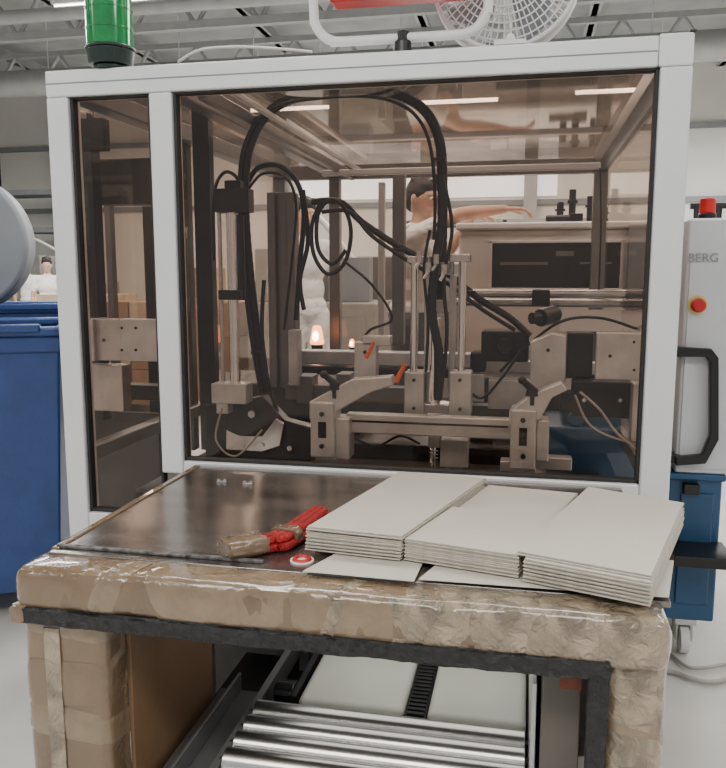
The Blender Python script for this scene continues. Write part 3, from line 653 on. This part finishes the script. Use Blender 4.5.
b=B(); cyl(b,(ep.x,Y-.009,ep.z),(ep.x,Y,ep.z),.036,None,28); mk('button_collar',b,M_YEL,es,.002)
b=B(); cyl(b,(ep.x,Y-.02,ep.z),(ep.x,Y-.006,ep.z),.02,None,28); mk('button_stem',b,M_BLACK,es,.002)
b=B(); cyl(b,(ep.x,Y-.045,ep.z),(ep.x,Y-.02,ep.z),.024,.028,28); mk('button_head',b,M_RED,es,.006)
b=B(); p=PY(707,218,Y+.08); cyl(b,(p.x,p.y,zt),(p.x,p.y,zt+.02),.032,None,24); mk('beacon_base',b,M_BLACK,cab,.003)
b=B(); cyl(b,(p.x,p.y,zt+.02),(p.x,p.y,zt+.078),.029,.027,24); mk('beacon_lens',b,M_RED,cab,.006,'red beacon lens')
Yh=.90
b=B(); pts=[PY(x,y,Yh) for x,y in((676,347),(712,349),(719,358),(719,440),(706,464),(676,466),(676,457),(702,455),(710,436),(710,362),(706,357),(676,357))]
prism(b,pts,(0,.03,0)); mk('door_handle',b,M_BLACK,cab,.004,'black angular bar handle')
for yy_ in(352,461):
    p=PY(680,yy_,Yh); b=B(); box(b,x0-.03,x0+.02,Yh+.02,Y+.05,p.z-.015,p.z+.015); mk('handle_bracket',b,M_BLACK,cab,.003)
b=B(); slab(b,674,558,735,569,.78,.20); mk('pull_out_tray',b,M_BLACK,cab,.004,'black tray on the blue cabinet')
b=B(); slab(b,684,485,700,495,.93,.05); mk('latch',b,M_BLACK,cab,.003)
for xx,yy in((x0+.08,Y+.08),(x0+.08,1.45),(xb-.08,Y+.3),(xb-.04,1.45)):
    w_=empty('caster',(xx,yy,0),'white caster',None,cab)
    b=B(); cyl(b,(xx-.018,yy-.02,.055),(xx+.018,yy-.02,.055),.055,None,24); mk('caster_wheel',b,M_WHITE,w_,.005)
    b=B(); box(b,xx-.032,xx-.022,yy-.03,yy+.03,.05,.13); box(b,xx+.022,xx+.032,yy-.03,yy+.03,.05,.13); box(b,xx-.04,xx+.04,yy-.05,yy+.05,.125,.15); mk('caster_fork',b,M_STEEL,w_,.002)
tp=PY(687,262,Y)
cu=bpy.data.curves.new('lettering','FONT'); cu.body='BERG'; cu.size=.045; cu.extrude=.001
to=bpy.data.objects.new('tmp',cu); COL.objects.link(to); bpy.context.view_layer.update()
me=bpy.data.meshes.new_from_object(to); bpy.data.objects.remove(to)
me.transform(Matrix.Rotation(math.radians(90),4,'X')); me.materials.append(M_LETTER)
lo=bpy.data.objects.new('lettering',me); COL.objects.link(lo); lo.parent=cab; lo.location=Vector((tp.x,Y-.008,tp.z))-wl[cab.name]
for pts,r in(([(640,668),(672,672),(690,678),(712,682),(740,676)],.009),([(660,640),(680,662),(700,668),(745,660)],.007)):
    b=B(); tube(b,[PZ(x,y,.012) for x,y in pts],r); mk('floor_cable',b,M_WIRE,None,0,'pale grey power cable lying on the floor','cable')

# ------------------------------------------------------------------ second machine behind
Y2=2.32
m2=empty('printing_machine',(.05,Y2+.4,0),'pale grey industrial machine with dark viewing window','machine')
xa=PY(459,260,Y2).x; xb2=PY(668,260,Y2).x; za=PY(540,222,Y2).z
b=B(); box(b,xa,xb2,Y2,Y2+.8,.1,za-.04); box(b,xa+.1,xb2-.1,Y2+.1,Y2+.7,0,.1); mk('machine_body',b,M_BEIGE,m2,.02)
b=B(); box(b,xa-.02,xb2+.02,Y2-.02,Y2+.82,za-.04,za); mk('machine_cover',b,M_BEIGE,m2,.012)
b=B(); l=PY(492,264,Y2).x; r=PY(620,264,Y2).x; zt_=PY(555,243,Y2).z; zb_=PY(555,288,Y2).z
box(b,l,r,Y2-.006,Y2+.01,zb_,zt_); mk('viewing_window',b,M_PANE,m2,.003)
b=B(); box(b,l-.02,l,Y2-.012,Y2,zb_-.02,zt_+.015); box(b,r,r+.02,Y2-.012,Y2,zb_-.02,zt_+.015); box(b,l-.02,r+.02,Y2-.012,Y2,zt_,zt_+.015); box(b,l-.02,r+.02,Y2-.012,Y2,zb_-.02,zb_); mk('window_frame',b,M_BEIGE,m2,.003)
for x0,y0,x1,y1 in((500,262,548,265),(556,251,574,256),(580,262,612,264)):
    b=B(); slab(b,x0,y0,x1,y1,Y2-.009,.003); mk('window_slider',b,M_ALU_IN,m2)
b=B(); slab(b,628,224,650,300,Y2-.06,.06); mk('switch_box',b,M_GREYP,m2,.004)
for px,h in ((560,.13),(572,.2),(590,.16),(604,.1)):
    p=PY(px,215,Y2+.3); b=B(); cyl(b,(p.x,Y2+.3,za),(p.x,Y2+.3,za+h),.02,None,16); cyl(b,(p.x,Y2+.3,za+h*.6),(p.x,Y2+.3,za+h*.7),.03,None,16); mk('valve_post',b,M_DARK,m2,.002)
hp=PY(566,214,Y2+.12)
b=B(); cyl(b,(hp.x-.11,Y2+.12,za+.025),(hp.x+.05,Y2+.12,za+.025),.02,None,16); box(b,hp.x+.02,hp.x+.09,Y2+.08,Y2+.16,za+.002,za+.05); mk('hand_tool',b,M_BLACK,None,.003,'black hand tool held on top of the pale machine','tool')

# ------------------------------------------------------------------ people
def remesh(o,v=.008,it=6):
    r=o.modifiers.new('r','REMESH'); r.mode='VOXEL'; r.voxel_size=v; r.use_smooth_shade=True
    s=o.modifiers.new('s','SMOOTH'); s.factor=.5; s.iterations=it
def hand(b,w,d,n,s):
    w=Vector(w);d=Vector(d).normalized();n=Vector(n).normalized();s=Vector(s).normalized()
    for o in(-.026,-.009,.009,.026): cap(b,w+d*.015+s*o*.6,w+d*.085+s*o,.014,.0125)
    for o,L in((.028,.074),(.010,.084),(-.009,.078),(-.027,.060)):
        a=w+d*.088+s*o; p1=a+d*L*.45+n*L*.08; p2=p1+d*L*.24+n*L*.2; p3=p2+d*L*.06+n*L*.26
        cap(b,a,p1,.0095,.0088); cap(b,p1,p2,.0088,.008); cap(b,p2,p3,.008,.0068)
    a=w+d*.03+s*.028; p1=a+d*.035+s*.028+n*.01; p2=p1+d*.032+s*.008+n*.01
    cap(b,a,p1,.013,.0105); cap(b,p1,p2,.0105,.0085)
def person(base,ang,label,arms,trous,detail=.007,lean=0,shirt=M_SHIRT,headturn=0):
    p=empty('person',base,label,'person')
    T=Matrix.Translation(Vector(base))@Matrix.Rotation(ang,4,'Z')
    def hd(v): return Vector(v)+Vector((lean,0,0))
    b=B(); hc=hd((.03,0,1.655))
    HM=Matrix.Translation(hc)@Matrix.Rotation(headturn,4,'Z')@Matrix.Rotation(math.radians(12),4,'Y')@Matrix.Translation(-hc)
    for s in(-1,1):
        cap(b,(0,.09*s,.92),(.02,.1*s,.5),.085,.056); cap(b,(.02,.1*s,.5),(0,.1*s,.09),.054,.036); cap(b,(-.03,.1*s,.045),(.14,.11*s,.035),.04,.03)
    ell(b,(0,0,.98),(.105,.15,.12)); ell(b,(lean*.3,0,1.13),(.095,.13,.14)); ell(b,(lean*.7,0,1.3),(.11,.16,.16)); cap(b,(lean,-.15,1.41),(lean,.15,1.41),.06,.06)
    cap(b,hd((0,0,1.44)),hd((.025,0,1.57)),.054,.05)
    for s,(sh,el,wr,hdv,hn,hs) in arms.items():
        m1=Vector(el).lerp(Vector(wr),.3)
        cap(b,sh,el,.05,.037); cap(b,el,m1,.037,.039); cap(b,m1,wr,.039,.024); hand(b,wr,hdv,hn,hs)
    n0=len(b.verts)
    ell(b,hc,(.096,.075,.112)); ell(b,hc+Vector((.045,0,-.06)),(.052,.05,.055)); ell(b,hc+Vector((.09,0,-.085)),(.018,.022,.016))
    cap(b,hc+Vector((.092,0,.012)),hc+Vector((.115,0,-.022)),.008,.013)
    ell(b,hc+Vector((.088,0,-.052)),(.016,.024,.007)); ell(b,hc+Vector((.086,0,-.063)),(.016,.02,.007))
    ell(b,hc+Vector((.08,0,.03)),(.02,.05,.012))
    for s in(-1,1): ell(b,hc+Vector((-.005,.078*s,-.01)),(.018,.009,.03))
    b.verts.ensure_lookup_table()
    for i,v in enumerate(b.verts): v.co=T@(HM@v.co if i>=n0 else v.co)
    o=mk('body',b,M_SKIN,p); remesh(o,detail,3)
    b=B()
    ell(b,(0,0,1.0),(.118,.163,.10)); ell(b,(lean*.3,0,1.12),(.112,.147,.15)); ell(b,(lean*.7,0,1.3),(.125,.173,.165)); cap(b,(lean,-.15,1.415),(lean,.15,1.415),.068,.068); cap(b,hd((0,0,1.42)),hd((.008,0,1.475)),.07,.062)
    for s,a in arms.items():
        sh=Vector(a[0]); el=Vector(a[1]); cap(b,sh,sh.lerp(el,.55),.06,.057)
    for v in b.verts: v.co=T@v.co
    o=mk('shirt',b,shirt,p); remesh(o,.009,4)
    b=B()
    for s in(-1,1): cap(b,(0,.09*s,.92),(.02,.1*s,.5),.1,.075); cap(b,(.02,.1*s,.5),(0,.1*s,.1),.073,.06)
    ell(b,(0,0,.97),(.12,.165,.1))
    for v in b.verts: v.co=T@v.co
    o=mk('trousers',b,trous,p); remesh(o,.011,4)
    b=B(); ell(b,hc+Vector((-.016,0,.03)),(.098,.084,.1)); ell(b,hc+Vector((-.05,0,-.02)),(.06,.078,.075)); ell(b,hc+Vector((.03,0,.075)),(.06,.07,.04))
    for k in range(14):
        a=k*2.4; ell(b,hc+Vector((-.01+.07*math.cos(a),.06*math.sin(a),.07+.03*math.cos(k*1.7))),(.025,.02,.02),None,8,6)
    for v in b.verts: v.co=T@(HM@v.co)
    o=mk('hair',b,M_HAIR,p); remesh(o,.009,2)
    for s in(-1,1):
        b=B(); ell(b,hc+Vector((.09,.03*s,.008)),(.012,.013,.009))
        for v in b.verts: v.co=T@(HM@v.co)
        e_=mk('eye',b,M_WHITE,p)
        b=B(); ell(b,hc+Vector((.099,.03*s,.008)),(.005,.006,.006))
        for v in b.verts: v.co=T@(HM@v.co)
        mk('pupil',b,M_BLACK,e_)
        b=B(); cap(b,(-.04,.1*s,.04),(.15,.11*s,.035),.05,.042)
        for v in b.verts:
            if v.co.z<0: v.co.z=0
            v.co=T@v.co
        mk('shoe',b,M_BLACK,p)
bx=-.70; pz=za-1.495
b=B(); box(b,bx-.35,bx+.22,2.2,2.85,0,pz); box(b,bx-.35,bx+.22,2.19,2.2,pz-.03,pz+.0); mk('step_platform',b,M_DARK,None,.006,'low dark operator step beside the pale machine','platform')
person((bx,2.52,pz),0,'person in white T-shirt leaning over the machine with arm stretched out',
  {-1:((.05,-.17,1.42),(.32,-.14,1.55),(.56,-.10,1.575),(1,.08,-.02),(0,0,-1),(0,1,0)),
    1:((.05,.17,1.42),(.17,.3,1.30),(.36,.22,1.56),(1,-.2,-.1),(0,0,-1),(0,-1,0))},M_TROUS,.006,.05,headturn=math.radians(-30))
hang={-1:((0,-.19,1.41),(-.02,-.24,1.13),(.05,-.24,.88),(.1,0,-1),(0,1,0),(1,0,0)),1:((0,.19,1.41),(-.02,.24,1.13),(.05,.24,.88),(.1,0,-1),(0,-1,0),(1,0,0))}
q=PY(305,280,3.4)
b=B(); box(b,q.x-.35,q.x+.35,3.1,3.7,0,.27); box(b,q.x-.36,q.x+.36,3.09,3.12,.24,.27); mk('step_platform',b,M_DARK,None,.006,'low dark step behind the packaging machine','platform')
person((q.x,3.4,.27),math.radians(-60),'person in white work clothes standing behind the machine',hang,M_SHIRT,.009)
for px,yy in((46,9.5),(26,11.5)):
    q=PY(px,250,yy)
    person((q.x,yy,0),math.radians(-60),'person in white shirt and dark trousers standing in the hall',hang,M_TROUS,.014)

# ------------------------------------------------------------------ cardboard boxes on pallets
CARTS=[mat('carton_board',(.30,.2,.125),.75),mat('pale_carton_board',(.42,.33,.24),.75),M_CARD]
def pallet(x,y,n,m,h,s=.4):
    p=empty('pallet',(x,y,0),'wooden pallet carrying cardboard boxes','pallet')
    for k in range(7):
        b=B(); box(b,x,x+n*s,y+k*(m*s)/7+.01,y+(k+1)*(m*s)/7-.01,.11,.13); mk('deck_board',b,M_CARD,p)
    for k in range(3):
        b=B(); xx=x+k*(n*s-.1)/2; box(b,xx,xx+.1,y,y+m*s,.0,.11); mk('bearer',b,M_CARD,p)
    for i in range(n):
        for j in range(m):
            for k in range(h):
                if k==h-1 and random.random()<.3: continue
                b=B(); g=.008; z=.13+k*.36
                box(b,x+i*s+g,x+(i+1)*s-g,y+j*s+g,y+(j+1)*s-g,z,z+.355)
                box(b,x+i*s+s/2-.03,x+i*s+s/2+.03,y+j*s+g-.001,y+(j+1)*s-g+.001,z+.3,z+.356)
                mk('cardboard_box',b,random.choice(CARTS),None,.004,'closed brown cardboard box stacked on a pallet','box',group='cardboard boxes on pallets')
q=PY(92,270,5.5); pallet(q.x,5.5,4,2,4)
q=PY(34,280,8.0); pallet(q.x,8.0,3,2,3)
def hall_machine(px,y,w_,h,m,lab):
    q=PY(px,270,y); x=q.x
    c=empty('production_machine',(x+w_/2,y+.5,0),lab,'machine')
    b=B(); box(b,x,x+w_,y,y+1,.1,h*.7); box(b,x+.05,x+w_*.55,y+.1,y+.9,h*.7,h); box(b,x+.1,x+w_-.1,y+.1,y+.9,0,.1); mk('machine_body',b,m,c,.02)
    for k in range(3):
        b=B(); xx=x+.08+k*(w_-.16)/3; box(b,xx+.02,xx+(w_-.16)/3-.02,y-.015,y,.2,h*.62); mk('machine_door',b,m,c,.006)
        b=B(); box(b,xx+.06,xx+.08,y-.03,y-.015,h*.3,h*.42); mk('door_handle',b,M_STEEL,c,.002)
    b=B(); box(b,x+w_*.62,x+w_*.9,y+.3,y+.5,h*.7,h*.95); mk('control_panel',b,M_GREYP,c,.006)
    b=B(); tube(b,[(x+w_*.3,y+.4,h),(x+w_*.3,y+.4,h+.25),(x+w_*.45,y+.4,h+.35),(x+w_*.8,y+.4,h*.9)],.03,10); mk('duct',b,M_ALU,c)
hall_machine(246,5.2,1.3,1.75,M_HALL1,'olive grey production machine with doors standing in the hall')
hall_machine(350,6.6,1.7,1.7,M_HALL2,'brown grey production machine with doors standing in the hall')
hall_machine(-30,13.0,3.0,1.9,M_HALL1,'olive grey production machine with doors near the hall wall')
def rack(x,y,w,h):
    p=empty('storage_rack',(x+w/2,y+.4,0),'dark steel storage rack against the hall wall','rack')
    for xx in(x,x+w/2,x+w):
        b=B(); box(b,xx-.04,xx+.04,y,y+.08,0,h); box(b,xx-.04,xx+.04,y+.8,y+.88,0,h)
        for k in range(int(h)): cyl(b,(xx,y+.04,k+.1),(xx,y+.84,k+.9),.015,None,6)
        mk('rack_upright',b,M_DARK,p)
    for z in(.3,1.4,2.5,3.4):
        if z<h:
            b=B(); box(b,x,x+w,y,y+.05,z,z+.1); box(b,x,x+w,y+.83,y+.88,z,z+.1); box(b,x,x+w,y,y+.88,z+.1,z+.12); mk('rack_shelf',b,M_GREYP,p)
rack(-15.5,15.2,4.4,4.6); rack(-2.5,14.5,4,2.6)
q=PY(712,200,4.2)
fr=empty('tube_rack',(q.x,4.2,0),'dark steel tube rack standing behind the cabinet','rack')
b=B()
for i,dx in enumerate((-.1,.05,.2,.5)): cyl(b,(q.x+dx,4.2,0),(q.x+dx,4.2,2.0),.025)
for z in(1.75,1.88,2.0): cyl(b,(q.x-.15,4.2,z),(q.x+.6,4.2,z),.022)
mk('rack_tubes',b,M_DARK,fr)
